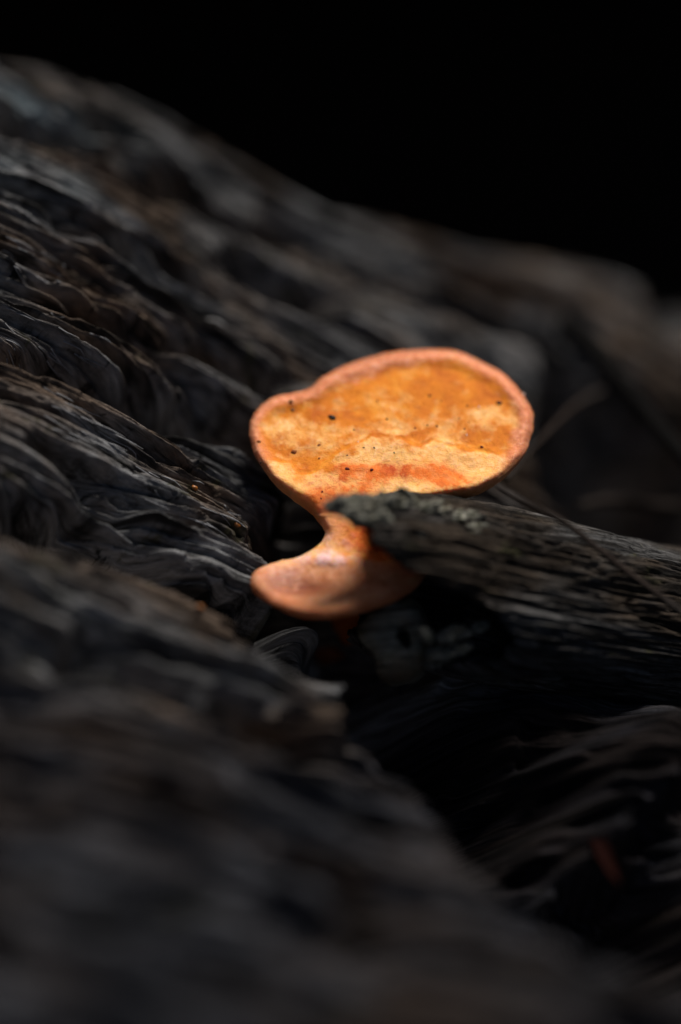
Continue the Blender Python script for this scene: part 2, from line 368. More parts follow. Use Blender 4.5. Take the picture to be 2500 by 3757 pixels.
# (pixel polyline, half width cm, height cm, end fade, asymmetry of the lower side)
FEAT = [
    ([(-200, 270), (0, 345), (150, 420), (330, 510), (480, 560), (680, 640), (860, 705)], .30, .28, .12, .8),
    ([(230, 425), (330, 455), (430, 485), (540, 510)], .14, -.45, .3, 1),
    ([(0, 500), (150, 540), (400, 650), (560, 725)], .14, .22, .2, .8),
    ([(-100, 420), (120, 490), (300, 570), (550, 690), (720, 740), (950, 860), (1180, 895), (1435, 1052), (1700, 1180), (1980, 1250)], .20, -.75, .12, 1),
    ([(1050, 1000), (1350, 1150), (1600, 1215), (1900, 1330), (2250, 1480), (2700, 1700)], .38, .45, .4, .8),
    ([(780, 930), (950, 1030), (1080, 1100), (1250, 1140)], .17, -.6, .25, 1),
    ([(380, 880), (520, 980), (700, 1120), (800, 1150)], .13, -.5, .25, 1),
    ([(-100, 640), (120, 740), (330, 880), (520, 1010)], .08, -.35, .25, 1),
    ([(0, 830), (150, 900), (330, 960), (480, 1060), (640, 1200)], .10, .16, .25, .8),
    ([(0, 960), (200, 1050), (420, 1180), (600, 1260), (760, 1300)], .08, -.38, .25, 1),
    ([(600, 1230), (800, 1330), (1000, 1420), (1150, 1400)], .18, -.5, .3, 1),
    ([(-200, 1200), (0, 1290), (300, 1390), (600, 1480), (900, 1560), (1080, 1700), (1180, 1860)], .30, -.85, .1, 1),
    ([(-200, 1330), (0, 1430), (200, 1530), (400, 1680), (600, 1790), (800, 1930), (930, 2050)], .42, .12, .14, .8),
    ([(60, 1610), (200, 1700), (400, 1840), (560, 1900)], .16, -.5, .2, 1),
    ([(-200, 1560), (0, 1620), (200, 1735), (400, 1850), (480, 1880), (700, 2010), (880, 2110)], .20, .10, .2, .8),
    ([(-300, 1830), (0, 1880), (300, 1950), (550, 2060), (850, 2210), (1050, 2330), (1300, 2420), (1500, 2460)], .40, -1.7, .1, 1),
    ([(-300, 1950), (0, 2030), (250, 2120), (480, 2220), (700, 2330), (950, 2480), (1150, 2600), (1350, 2700)], .42, .45, .08, .8),
    ([(-300, 2180), (0, 2300), (160, 2370)], .35, .25, .3, 1),
    ([(200, 2330), (500, 2460), (800, 2580), (1050, 2680), (1250, 2760)], .35, -1.0, .15, 1),
    ([(-200, 2460), (100, 2560), (300, 2640)], .45, -.5, .3, 1),
    ([(100, 2980), (400, 3040), (700, 3110), (950, 3200), (1300, 3330)], .60, .45, .15, 1),
    ([(900, 3380), (1250, 3420), (1600, 3520)], .4, -.7, .3, 1),
    ([(-300, 3100), (0, 3230), (400, 3340), (800, 3420)], .45, -.35, .2, 1),
    ([(-300, 3450), (0, 3560), (600, 3650), (1200, 3750)], .8, .35, .1, 1),
    # the dark gully that runs away to the lower right, and the worn rims round it
    ([(1280, 2440), (1550, 2570), (1850, 2790), (2060, 3060), (2300, 3260), (2650, 3450)], 1.10, -3.9, .08, 1),
    ([(1575, 2780), (1640, 2930), (1740, 2995), (1890, 3030)], .24, 1.6, .3, .9, -1.9),
    ([(1800, 2600), (1950, 2670), (2100, 2710), (2210, 2700)], .50, 1.5, .35, 1, -1.6),
    ([(2230, 2800), (2180, 2890), (2060, 2990), (1990, 3080), (2080, 3170), (2200, 3240)], .55, 1.7, .3, 1, -1.4),
    ([(2260, 3230), (2400, 3270), (2700, 3330)], .55, 1.4, .2, 1, -.2),
    ([(1650, 3600), (1900, 3540), (2200, 3480), (2500, 3600)], .5, .5, .2, 1),
    ([(1100, 3250), (1400, 3290), (1700, 3370), (1900, 3430)], .45, .4, .2, 1),
    # hollow to the right of the cap
    ([(1930, 1560), (2150, 1640), (2400, 1700), (2800, 1830)], .95, -2.6, .15, 1),
    ([(2050, 1850), (2350, 1900), (2800, 2000)], .85, -2.3, .15, 1),
    ([(2180, 1330), (2300, 1420), (2500, 1520)], .25, -.8, .25, 1),
    ([(2330, 1010), (2450, 1080), (2600, 1100)], .5, -1.3, .3, 1),
    # socket of the mushroom
    ([(960, 2300), (1050, 2370), (1150, 2430)], .40, -1.3, .2, 1),
    ([(1090, 1800), (1150, 1890), (1260, 2010), (1420, 2130)], .42, -1.0, .15, 1),
    ([(985, 2160), (1060, 2140), (1200, 2150), (1400, 2250), (1700, 2330)], .62, -1.6, .06, 1),
    ([(860, 2260), (1050, 2350), (1350, 2450), (1500, 2500)], .55, -1.5, .15, 1),
]
PALE = UVp([(-200, 290), (0, 370), (160, 440), (330, 500), (450, 540)])
PALE2 = UVp([(-100, 600), (60, 640), (250, 700)])

def height(U, V):
    warp = .28 * pn(U * .10, V * .35, 3.3) + .05 * pn(U * .4, V * 1.2, 8.1)
    W = V + warp
    vt = np.interp(U, SIL[:, 0], SIL[:, 1])
    wig = .10 * pn(U * .9, 0 * U, 2.2)
    t = np.clip(V - (vt - .66 + wig), 0, None); h = -np.where(t < 6, .5 * t ** 2, 18 + (t - 6) * 6)
    t = np.clip(-9.5 - V, 0, None); h -= np.where(t < 8, .11 * t ** 2, 7.04 + (t - 8) * 1.8)
    fall = h; h = np.zeros(U.shape)
    h += .15 + .16 * fbm(U * .14, W * .45, 1.1, 3)
    r1 = 1 - 2.2 * np.abs(fbm(U * .10, W * 1.6, 5.5, 3)); h += .15 * np.clip(r1, -1, 1)
    msk = sst(-.15, .25, pn(U * .3, V * .6, 9.7))
    c1 = np.abs(fbm(U * .12, W * 3.2, 7.7, 3)); h -= (.14 + .26 * msk) * np.exp(-(c1 / .12) ** 2)
    c2 = np.abs(fbm(U * .20, W * 7.0, 4.4, 3)); h -= (.055 + .10 * msk) * np.exp(-(c2 / .13) ** 2)
    c3 = np.abs(fbm(U * .35, W * 14, 1.4, 2)); h -= .022 * np.exp(-(c3 / .12) ** 2)
    h += .022 * fbm(U * 1.1, W * 20, 2.7, 3) + .014 * fbm(U * 7, W * 16, 5.2, 2)
    fl = fbm(U * .16, W * 2.6, 3.9, 4); h += .10 * sst(-.02, .03, fl) + .06 * sst(.20, .235, fl)
    fl = fbm(U * .35, W * 6.5, 6.9, 3); h += .045 * sst(.0, .06, fl)
    h += .035 * fbm(U * .6, W * 7, 8.8, 4) - .10
    pit = fbm(U * 2.1, V * 4.6, 6.1, 4); h -= .07 * sst(.22, .34, pit) * sst(.0, .3, pn(U * .35, V * .5, 1.9))
    worn = np.zeros(U.shape)                                        # places worn smooth
    for (a_, b_), r_ in zip(UVp([(2080, 2900), (1060, 2390), (2350, 2700)]), (2.4, .7, 1.5)): worn = np.maximum(worn, np.exp(-(((U - a_) ** 2 + (V - b_) ** 2) / r_ ** 2) ** 2))
    h = (h - h[100:-100, 100:-100].mean()) * (1 - .8 * worn) + fall + swell(U, V)
    for pts, w, hh, fade, asym, *lf in FEAT:
        hh = hh * (.62 if hh > 0 else 1.15); far = np.mean([p_[1] for p_ in pts]) < 1260
        if far: w, hh = w * 1.35, hh * 1.15
        q = UVp(pts, lf[0] if lf else max(hh, 0) * .8); pad = w * 3.2
        ii = np.where((U[:, 0] > q[:, 0].min() - pad) & (U[:, 0] < q[:, 0].max() + pad))[0]
        jj = np.where((V[0] > q[:, 1].min() - pad) & (V[0] < q[:, 1].max() + pad))[0]
        if not len(ii) or not len(jj): continue
        s = np.s_[ii[0]:ii[-1] + 1, jj[0]:jj[-1] + 1]
        wob = .35 * w * pn(U[s] * .8, V[s] * .8 + 5, w * 31) + .18 * w * pn(U[s] * 2.5, V[s] * 4, hh * 17)
        d, tt = poly_field(U[s], V[s], q); d = d + wob
        ww = w * np.where(d < 0, asym, 1.0) * (1 + .35 * pn(U[s] * .6, V[s] * .3, 4.2 + w))
        amp = hh * np.minimum(sst(0, fade, tt), sst(0, fade, 1 - tt))
        p = np.exp(-np.abs(d / ww) ** 2.4)
        h[s] += amp * p * (1 + .25 * pn(U[s] * 1.3, V[s] * 2, 6.6))
    return h
ulo, uhi = corner[:, 0].min() - .3, corner[:, 0].max() + .3
vlo, vhi = corner[[2, 3], 1].min() - .3, SIL[:, 1].max() + .8
us = spaced(max(ulo, -11), min(uhi, 12.5), lambda t: .030 + .0012 * abs(t), (-62, 46))
vs = spaced(max(vlo, -13), min(vhi, 9), lambda t: .0135 + .0016 * max(0, abs(t - 1.2) - 1.8), (-21, 16.5))
print('log grid', len(us), len(vs), corner.round(1).tolist())
LU, LV = np.meshgrid(us, vs, indexing='ij')
LH = height(LU, LV)
endt = np.clip(-50 - LU, 0, None) + np.clip(LU - 38, 0, None); LH -= .25 * endt ** 2
def log_point(px, py, lift=0.0):
    """where the pixel ray meets the log's surface"""
    d = float(plane_d(px, py)); ray = P(px, py, 1.0) - CAM
    best = None
    for dd in np.arange(d - 6, d + 7, .02):
        w = CAM + ray * dd - ORG; u = w @ GR; v = w @ CR; hgt = w @ NRM
        i = min(max(np.searchsorted(us, u), 0), len(us) - 1); j = min(max(np.searchsorted(vs, v), 0), len(vs) - 1)
        if hgt <= LH[i, j]:
            return ORG + GR * u + CR * v + NRM * (LH[i, j] + lift), (u, v)
    return ORG + (P(px, py, d) - ORG), (0, 0)
def log_uv(u, v, lift=0.0):
    i = min(np.searchsorted(us, u), len(us) - 1); j = min(np.searchsorted(vs, v), len(vs) - 1)
    return ORG + GR * u + CR * v + NRM * (LH[i, j] + lift)
log_e = empty('rotting_log', (0, 0, 0), 'grey weathered rotting log with deep long cracks, carrying the orange mushroom', 'log')
lv = ORG + LU[..., None] * GR + LV[..., None] * CR + LH[..., None] * NRM
pd, pt = poly_field(LU, LV, PALE); pd2, _ = poly_field(LU, LV, PALE2)
pale = np.maximum(np.exp(-(pd / .42) ** 2) * .9, .45 * np.exp(-(pd2 / .35) ** 2)) * sst(-.35, .25, fbm(LU * .9, LV * 2.2, 3.1, 3))
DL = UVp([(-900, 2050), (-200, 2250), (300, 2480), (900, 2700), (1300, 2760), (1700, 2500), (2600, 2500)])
fore_dim = sst(.5, -.7, LV - np.interp(LU, DL[:, 0], DL[:, 1]) + .9 * fbm(LU * .3, LV * .7, 4.6, 4))  # vignette-like dimming of the foreground put into the wood colour
_rc = UVp([(2120, 2880)])[0]; gully_shade = sst(3.0, 1.6, np.hypot(LU - _rc[0], LV - _rc[1]) + 1.2 * fbm(LU * .5, LV * .9, 2.6, 4))   # shade of the gully painted into the wood colour
luv = np.stack([LU, LV + .28 * pn(LU * .10, LV * .35, 3.3) + .05 * pn(LU * .4, LV * 1.2, 8.1)], -1).reshape(-1, 2)
build('wood', lv.reshape(-1, 3), grid_faces(len(us), len(vs)), WOOD, log_e, uv=luv, attrs={'pale': pale.ravel(), 'fore_dim': fore_dim.ravel(), 'gully_shade': gully_shade.ravel()})

# ------------------------------------------------------------------ broken hollow branch
def stub():
    A = P(1250, 2085, 39.3); B = P(2520, 2310, 40.9); a = unit(B - A)
    Uu = unit(np.array([0, 0, 1.]) - a * a[2]); S = np.cross(a, Uu)      # S points away from the lens
    if S[1] < 0: S = -S
    e = empty('broken_branch', P(1900, 2450, 40.5), 'thick grey broken branch with a crumbled hollow end in front of the mushroom cap', 'branch')
    nt, ns, ni = 420, 420, 40
    th = np.linspace(0, 2 * math.pi, nt, endpoint=False)                 # 0 = up, pi/2 = away, pi = down, 3pi/2 = towards the lens
    key = np.radians([0, 25, 60, 100, 150, 180, 205, 235, 262, 284, 297, 307, 318, 335, 360])
    val = np.array([.0, .15, .5, .9, .8, .55, .45, 1.15, 2.25, 2.3, 2.0, 1.55, .55, .05, .0])
    s0 = np.interp(th, key, val) + .16 * fbm(np.cos(th) * 4, np.sin(th) * 4, .5, 4) + .10 * fbm(np.cos(th) * 14, np.sin(th) * 14, .5, 2)
    t = np.linspace(0, 1, ns) ** 1.35
    Sg = s0[None] + t[:, None] * (13.0 - s0[None]); T = np.broadcast_to(th, Sg.shape); cx, sx = np.cos(T), np.sin(T)
    def rad(Sg):
        R = np.interp(Sg, [0, 1.2, 2.5, 5, 13], [1.10, 1.24, 1.22, 1.12, 1.15])
        R = R * (1 + .10 * pn(Sg * .35, cx * 1.3, sx * 1.3 + 3))
        R = R + .07 * (1 - 2.2 * np.abs(fbm(Sg * .35, cx * 4.5, sx * 4.5, 3)))
        c = np.abs(fbm(Sg * .45, cx * 9 + 4, sx * 9, 3)); R = R - .10 * np.exp(-(c / .07) ** 2)
        c = np.abs(fbm(Sg * .8, cx * 22 + 4, sx * 22, 2)); R = R - .04 * np.exp(-(c / .09) ** 2)
        return R + .012 * fbm(Sg * 2, cx * 50, sx * 50, 2)
    edge = np.exp(-(Sg - s0[None]) / .12)
    R = rad(Sg) - .10 * edge + .05 * edge * fbm(Sg * 5, cx * 8, sx * 8, 3)
    # a knot hole in the lower lip
    O = A + Sg[..., None] * a + (R * cx)[..., None] * Uu + (R * sx)[..., None] * S
    ti = np.linspace(0, 1, ni)[1:]
    Si = s0[None] + ti[:, None] * (4.5 - s0[None]) * .9; Ti = np.broadcast_to(th, Si.shape); cx, sx = np.cos(Ti), np.sin(Ti)
    Ri = (rad(Si) - .10 - .16 * sst(0, .12, ti)[:, None]) * (1 - .96 * sst(.55, 1, ti)[:, None]) + .07 * fbm(Si * 1.5, cx * 3, sx * 3, 3)
    I = A + Si[..., None] * a + (Ri * cx)[..., None] * Uu + (Ri * sx)[..., None] * S
    v = np.concatenate([I[::-1], O], 0); n = len(v)
    uv = np.stack([np.concatenate([Si[::-1] + 30, Sg]), np.broadcast_to(th, (n, nt)) * 1.2], -1)
    build('wood_shell', v.reshape(-1, 3), grid_faces(n, nt, True), STUBW, e, uv=uv.reshape(-1, 2))
    # crumbled bits of wood along the broken lip
    ax3 = np.stack([a, Uu, S])
    for px, py, d, sz in [(1285, 1850, 38.75, .19), (1345, 1835, 38.6, .15), (1400, 1850, 38.5, .15), (1455, 1855, 38.35, .12), (1505, 1835, 38.3, .13), (1555, 1870, 38.2, .16),
                          (1615, 1885, 38.15, .15), (1672, 1905, 38.1, .13), (1720, 1900, 38.1, .12), (1335, 1905, 38.75, .14), (1420, 1915, 38.5, .13), (1500, 1930, 38.4, .10), (1590, 1985, 38.3, .16),
                          (1640, 2005, 38.25, .11), (1710, 1975, 38.1, .12), (1745, 1935, 38.05, .10), (1560, 1940, 38.3, .10), (1640, 1945, 38.2, .09), (1690, 2040, 38.15, .08),
                          (1385, 1895, 38.6, .10), (1775, 1985, 38.05, .08), (1620, 2400, 38.7, .13), (1560, 2330, 38.8, .10), (1660, 2330, 38.6, .12), (1590, 2430, 38.8, .10), (1690, 2380, 38.6, .12), (1760, 2300, 38.5, .10)]:
        q = Matrix.Rotation(random.uniform(-.7, .7), 3, Vector(S)) @ Matrix.Rotation(random.uniform(-.8, .8), 3, Vector(a))
        axr = np.array([q @ Vector(w) for w in ax3])
        cyp = 2085 + (px - 1250) * .177; off = (cyp - py) * .00378; sc_ = 1.15
        d = 39.3 + (px - 1250) * .00126 - math.sqrt(max(.02, sc_ ** 2 - off ** 2)) * .8 - abs(off) * .25
        lump('wood_crumb', P(px, py, d), axr, (sz * random.uniform(1.2, 2.2), sz * random.uniform(.6, 1.0), sz * .9), CRUMB, e, ICO3, .55, 2.1)
    # knot plate with a hole at the lower lip
    kc = P(1455, 2340, 39.0); kn = unit(CAM - kc + np.array([-6, 0, 6.])); ku = unit(np.cross([0, 1, .2], kn)); kv = np.cross(kn, ku)
    nr, na = 26, 90; rr = np.linspace(.0, 1, nr)[:, None]; an = np.linspace(0, 2 * math.pi, na, endpoint=False)[None]
    Rx = .47 * (1 + .35 * pn(np.cos(an) * 1.5, np.sin(an) * 1.5, 4.)) * rr; Ry = Rx * 1.18
    kx, ky = Rx * np.cos(an), Ry * np.sin(an)
    hx = .03 * pn(kx * 9, ky * 9, 2.); hole = np.exp(-(((kx - .10 + hx + .2 * ky) / .075) ** 2 + ((ky + .02 + hx) / .13) ** 2) ** 2)
    kz = .05 - .22 * rr ** 5 - .5 * hole + .09 * fbm(kx * 3, ky * 3, 1.3, 4)
    v = kc + kx[..., None] * ku + ky[..., None] * kv + kz[..., None] * kn
    v = np.concatenate([v, (kc + 1.0 * kx[-1][:, None] * ku + 1.0 * ky[-1][:, None] * kv - .9 * kn)[None]], 0)
    build('knot', v.reshape(-1, 3), grid_faces(nr + 1, na, True), CRUMB, e, uv=np.stack([np.concatenate([kx, kx[-1:]]), np.concatenate([ky, ky[-1:] + .5])], -1).reshape(-1, 2))
    return e, A, a, Uu, S
stub_e, SA, Sa, SU, SS = stub()

# ------------------------------------------------------------------ the bracket mushroom
Z = lambda pts: np.array([(850 + x / 1.3067, 1200 + y / 1.3067) for x, y in pts])
OUT = Z([(82, 520), (92, 450), (130, 385), (200, 335), (270, 318), (330, 308), (378, 290), (430, 245), (520, 195), (640, 150), (760, 122), (880, 108), (1000, 106),
         (1100, 122), (1200, 165), (1290, 215), (1360, 275), (1410, 340), (1445, 410), (1448, 470), (1430, 550), (1390, 630), (1320, 700), (1250, 748), (1170, 785), (1060, 805),
         (940, 830), (820, 860), (740, 900), (715, 950), (740, 1000), (785, 1065), (860, 1105), (982, 1108), (950, 1165), (880, 1245), (770, 1310), (640, 1355), (500, 1385),
         (400, 1390), (300, 1372), (200, 1328), (135, 1290), (98, 1250), (94, 1205), (115, 1168), (165, 1142), (235, 1120), (310, 1105), (380, 1070), (430, 1030), (447, 985), (432, 945),
         (400, 900), (350, 850), (280, 800), (210, 745), (150, 670), (105, 600), (82, 520)])
oc = catmull(OUT, 12)[:-1]
nn = len(oc); aa = np.arange(nn) / nn * 2 * math.pi
cen = oc.mean(0); od = oc - cen; od /= np.linalg.norm(od, axis=1)[:, None]
oc = oc + od * (5 * fbm(np.cos(aa) * 9, np.sin(aa) * 9, .5, 4) + 2.0 * pn(np.cos(aa) * 40, np.sin(aa) * 40, .7))[:, None]
def inside(x, y):
    c = np.zeros(x.shape, bool); j = nn - 1
    for i in range(nn):
        xi, yi = oc[i]; xj, yj = oc[j]
        c ^= ((yi > y) != (yj > y)) & (x < (xj - xi) * (y - yi) / (yj - yi + 1e-12) + xi); j = i
    return c
def edge_dist(x, y):
    best = np.full(x.shape, 1e9)
    for i in range(nn):
        a = oc[i]; d = oc[(i + 1) % nn] - a; t = np.clip(((x - a[0]) * d[0] + (y - a[1]) * d[1]) / (d @ d + 1e-9), 0, 1)
        best = np.minimum(best, np.hypot(x - a[0] - t * d[0], y - a[1] - t * d[1]))
    return best
PXC = K * 40                                        # cm per photo pixel at the mushroom
CREASE = Z([(60, 600), (250, 640), (330, 690), (430, 670), (520, 590), (620, 545), (710, 515), (800, 528), (890, 566), (970, 548), (1080, 572), (1200, 592), (1330, 600), (1500, 560)])
CREASE2 = Z([(180, 700), (300, 730), (430, 700), (520, 650), (640, 660), (760, 690), (860, 640), (960, 640), (1060, 720), (1180, 800)])
def crease(c, px):
    q = catmull(c, 16); return np.interp(px, q[:, 0], q[:, 1])
def cap_depth(px, py, e):
    """distance from the lens of the mushroom's upper side"""
    zy = (py - 1200) * 1.3067
    d = np.interp(zy, [60, 300, 560, 800, 960, 1080, 1200, 1400], [41.35, 40.80, 40.26, 39.80, 39.62, 39.46, 39.18, 38.60])
    zx = (px - 850) * 1.3067
    d = d + np.where(zy < 900, .10 * ((zx - 760) / 680.) ** 2, 0) * 1.0
    d = d - .10 * sst(.30, .05, e) * sst(900, 700, zy)                                   # the raised rim
    d = d + .12 * np.exp(-(e / .06) ** 1.5)                                              # rolled edge
    cy = crease(CREASE, px) + 14 * fbm(px / 60, py / 400, 1.7, 3)
    s = (py - cy) * PXC
    d = d - .04 * sst(-.10, .05, s) * np.exp(-np.clip(s, 0, None) / .5) * sst(900, 760, zy) + .032 * np.exp(-(s / .03) ** 2) * sst(-.25, .25, fbm(px / 70, py / 200, 8.8, 2)) * sst(900, 760, zy)
    cy = crease(CREASE2, px) + 10 * fbm(px / 50, py / 400, 4.7, 3)
    s = (py - cy) * PXC; d = d - .02 * sst(-.06, .05, s) * np.exp(-np.clip(s, 0, None) / .35) * sst(900, 780, zy)
    d = d - .045 * fbm(px / 260, py / 170, 2.2, 3) - .013 * fbm(px / 60, py / 45, 3.2, 4) - .005 * pn(px / 18, py / 16, 1.2)
    # cup of the lower cap and the dark pocket beside the stalk
    d = d + .16 * np.exp(-(((zx - 330) / 190) ** 2 + ((zy - 1262) / 55) ** 2)) + .30 * np.exp(-(((zx - 720) / 90) ** 2 + ((zy - 1030) / 80) ** 2))
    d = d - .08 * np.exp(-(((zx - 460) / 150) ** 2 + ((zy - 1110) / 35) ** 2))
    return d
def make_mushroom():
    st = 5.0
    x0, y0 = oc.min(0); x1, y1 = oc.max(0)
    gxx, gyy = np.meshgrid(np.arange(x0, x1, st), np.arange(y0, y1, st)); gxx = gxx + (np.arange(gyy.shape[0]) % 2 * st / 2)[:, None]
    gxx = (gxx + rng.uniform(-.8, .8, gxx.shape)).ravel(); gyy = (gyy + rng.uniform(-.8, .8, gyy.shape)).ravel()
    m = inside(gxx, gyy); gxx, gyy = gxx[m], gyy[m]; ed = edge_dist(gxx, gyy); m = ed > 2.2; gxx, gyy = gxx[m], gyy[m]
    # denser rings near the edge come from scaled-in outlines
    pts = [Vector(p) for p in oc] + [Vector((a, b)) for a, b in zip(gxx, gyy)]
    res = delaunay_2d_cdt(pts, [(i, (i + 1) % nn) for i in range(nn)], [], 1, 1e-4)
    vp = np.array([q[:] for q in res[0]]); tri = np.array([t for t in res[2] if len(t) == 3])
    e = edge_dist(vp[:, 0], vp[:, 1]) * PXC; e[e < .003] = 0
    d = cap_depth(vp[:, 0], vp[:, 1], e)
    zx, zy = (vp[:, 0] - 850) * 1.3067, (vp[:, 1] - 1200) * 1.3067
    top = P(vp[:, 0], vp[:, 1], d)
    th = np.interp(zy, [100, 600, 850, 1000, 1150, 1400], [.30, .42, .55, .6, .42, .22]) * (1 - np.exp(-e / .22)) + .16 * (1 - np.exp(-e / .03))
    down = unit([0, .30, -1.0])
    bot = top + th[:, None] * down
    shared = e == 0
    # triangles: top faces the lens
    a, b, c = top[tri[:, 0]], top[tri[:, 1]], top[tri[:, 2]]
    fl = np.einsum('ij,ij->i', np.cross(b - a, c - a), CAM - a) < 0; tri[fl] = tri[fl][:, ::-1]
    N = len(vp); v = np.vstack([top, bot]); bi = np.where(shared, np.arange(N), np.arange(N) + N)
    f = np.vstack([tri, bi[tri[:, ::-1]]]); f = f[(f[:, 0] != f[:, 1]) & (f[:, 1] != f[:, 2]) & (f[:, 0] != f[:, 2])]
    fn = np.cross(v[f[:, 1]] - v[f[:, 0]], v[f[:, 2]] - v[f[:, 0]]); vn = np.zeros_like(v)
    for k in range(3): np.add.at(vn, f[:, k], fn)
    vn /= np.linalg.norm(vn, axis=1)[:, None] + 1e-12
    # pigment of the flesh
    n1 = fbm(vp[:, 0] / 120, vp[:, 1] / 80, 5.2, 4); n2 = fbm(vp[:, 0] / 45, vp[:, 1] / 30, 7.2, 4)
    cy = crease(CREASE, vp[:, 0]) + 14 * fbm(vp[:, 0] / 60, vp[:, 1] / 400, 1.7, 3)
    below = sst(-30, 70, vp[:, 1] - cy + 40 * n1)
    iscap = sst(1000, 900, zy)
    pal = np.clip(.16 + .75 * below + .35 * np.exp(-(((zx - 300) / 160) ** 2 + ((zy - 520) / 110) ** 2)) + .22 * np.exp(-(((zx - 800) / 500) ** 2 + ((zy - 500) / 60) ** 2)) + .35 * np.exp(-(((zx - 1200) / 130) ** 2 + ((zy - 420) / 100) ** 2))
                   + .5 * n1 + .5 * n2 - .6 * np.exp(-((vp[:, 1] - cy) / 7) ** 2) * sst(-.2, .3, n2 + .2), 0, 1) * iscap + (1 - iscap) * np.clip(.5 + n1, 0, 1)
    def blob(x, y, rx, ry): return np.exp(-(((zx - x) / rx) ** 2 + ((zy - y) / ry) ** 2))
    red = np.clip(1.0 * blob(560, 680, 80, 40) + .85 * blob(740, 690, 130, 45) + 1.0 * blob(960, 690, 120, 50) + .8 * blob(1060, 740, 110, 45) + .8 * blob(430, 830, 110, 90) + .35 * blob(520, 960, 120, 120)
                  + 1.6 * blob(700, 1030, 90, 110) + .9 * blob(870, 1160, 130, 60) + .3 * blob(300, 700, 120, 60) + .7 * blob(640, 780, 120, 70) + .45 * n2, 0, 1)
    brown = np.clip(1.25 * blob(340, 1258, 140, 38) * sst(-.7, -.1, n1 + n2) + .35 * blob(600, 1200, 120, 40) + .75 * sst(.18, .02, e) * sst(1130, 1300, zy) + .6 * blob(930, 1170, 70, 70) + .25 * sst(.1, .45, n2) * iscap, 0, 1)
    en = e * (1 + .35 * n2 + .7 * fbm(vp[:, 0] / 300, vp[:, 1] / 300, 9.2, 2) + .5 * sst(1000, 880, vp[:, 0]))
    rim = (sst(.23, .09, en) * sst(760, 420, zy) + .55 * sst(.14, .04, en) * sst(1000, 700, zy)) * iscap; rim = np.clip(rim + .6 * blob(470, 960, 90, 110), 0, .95)
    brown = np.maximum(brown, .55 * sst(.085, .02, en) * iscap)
    white = np.clip(1.3 * blob(450, 1112, 110, 30) * sst(-.35, .15, n2) + .35 * blob(250, 1190, 90, 60) + .5 * blob(490, 1020, 70, 80) * sst(0, .35, n2 + .5 * n1), 0, 1)
    lobe = np.clip(sst(1075, 1160, zy + 40 * n2) - .9 * blob(760, 1040, 140, 90) - .6 * blob(900, 1150, 90, 70), 0, 1)
    attrs = {k: np.tile(q, 2) for k, q in dict(pale=pal, red=red, brown=brown, rim=rim, white=white, lobe=lobe).items()}
    foot, _ = log_point(1230, 2060)
    eobj = empty('bracket_mushroom', foot, 'bright orange bracket mushroom with a fan cap and a smaller lower cap on the log', 'mushroom')
    zf = zy[f % N].mean(1)
    for nm, lo, hi in (('cap', -1, 905), ('stalk', 905, 1075), ('lower_cap', 1075, 9999)):
        ff = f[(zf >= lo) & (zf < hi)]; used, inv = np.unique(ff, return_inverse=True)
        build(nm, v[used], inv.reshape(-1, 3), FUNGUS, eobj, normals=vn[used], attrs={k: q[used] for k, q in attrs.items()})
    # root of the stalk going down into the crack
    c0 = P(1280, 2030, 40.2); nrt, nz = 40, 24
    tt = np.linspace(0, 1, nz)[:, None]; an = np.linspace(0, 2 * math.pi, nrt, endpoint=False)[None]
    rx = .40 - .12 * tt + .10 * pn(np.cos(an) * 1.4, np.sin(an) * 1.4, tt * 3)
    vv = c0 + (rx * np.cos(an))[..., None] * RIGHT + (rx * .5 * np.sin(an))[..., None] * np.array([0, 1, 0]) + (tt * 2.6 * np.ones_like(an))[..., None] * np.array([.05, .12, -1.])
    k = nrt * nz
    build('root', vv.reshape(-1, 3), grid_faces(nz, nrt, True), FUNGUS, eobj, attrs=dict(pale=np.zeros(k), red=np.ones(k), brown=np.full(k, .5), rim=np.zeros(k), white=np.zeros(k), lobe=np.zeros(k)))
    # bits of dirt stuck on the cap
    for x, y, r, mt in [(485, 435, 17, SPK_D), (470, 428, 10, SPK_B), (1283, 365, 13, SPK_D), (745, 443, 6, SPK_D), (588, 493, 5, SPK_D), (420, 565, 8, SPK_B), (300, 600, 12, SPK_B), (880, 485, 5, SPK_D),
                        (940, 470, 5, SPK_D), (985, 475, 5, SPK_D), (1130, 378, 6, SPK_R), (950, 330, 9, SPK_R), (685, 580, 5, SPK_D), (555, 680, 9, SPK_R), (672, 685, 9, SPK_R), (1200, 575, 7, SPK_R),
                        (1090, 437, 4, SPK_D), (295, 398, 9, SPK_G), (285, 358, 11, SPK_G), (435, 790, 6, SPK_R), (142, 650, 6, SPK_D), (430, 822, 5, SPK_R), (780, 603, 4, SPK_D), (635, 578, 4, SPK_D), (132, 550, 9, SPK_B),
                        (607, 550, 4, SPK_W), (1128, 518, 5, SPK_W), (1400, 322, 7, SPK_W), (1187, 383, 5, SPK_W), (1138, 458, 4, SPK_D), (1005, 355, 5, SPK_B), (420, 630, 6, SPK_B), (700, 355, 6, SPK_B), (555, 615, 4, SPK_D), (1118, 490, 5, SPK_R)]:
        px, py = 850 + x / 1.3067, 1200 + y / 1.3067
        ee = edge_dist(np.array([px]), np.array([py])) * PXC
        d0 = float(cap_depth(np.array([px]), np.array([py]), ee)[0]); rr = r / 1.3067 * PXC
        an = random.uniform(0, 3); axr = np.stack([RIGHT * math.cos(an) + UPV * math.sin(an), UPV * math.cos(an) - RIGHT * math.sin(an), -FWD])
        lump('dirt_speck', P(px, py, d0 - rr * .05), axr, (rr * random.uniform(.9, 1.35), rr * random.uniform(.7, 1.0), rr * .5), mt, eobj, ICO2, .4, 1.6)
    return eobj
mush = make_mushroom()

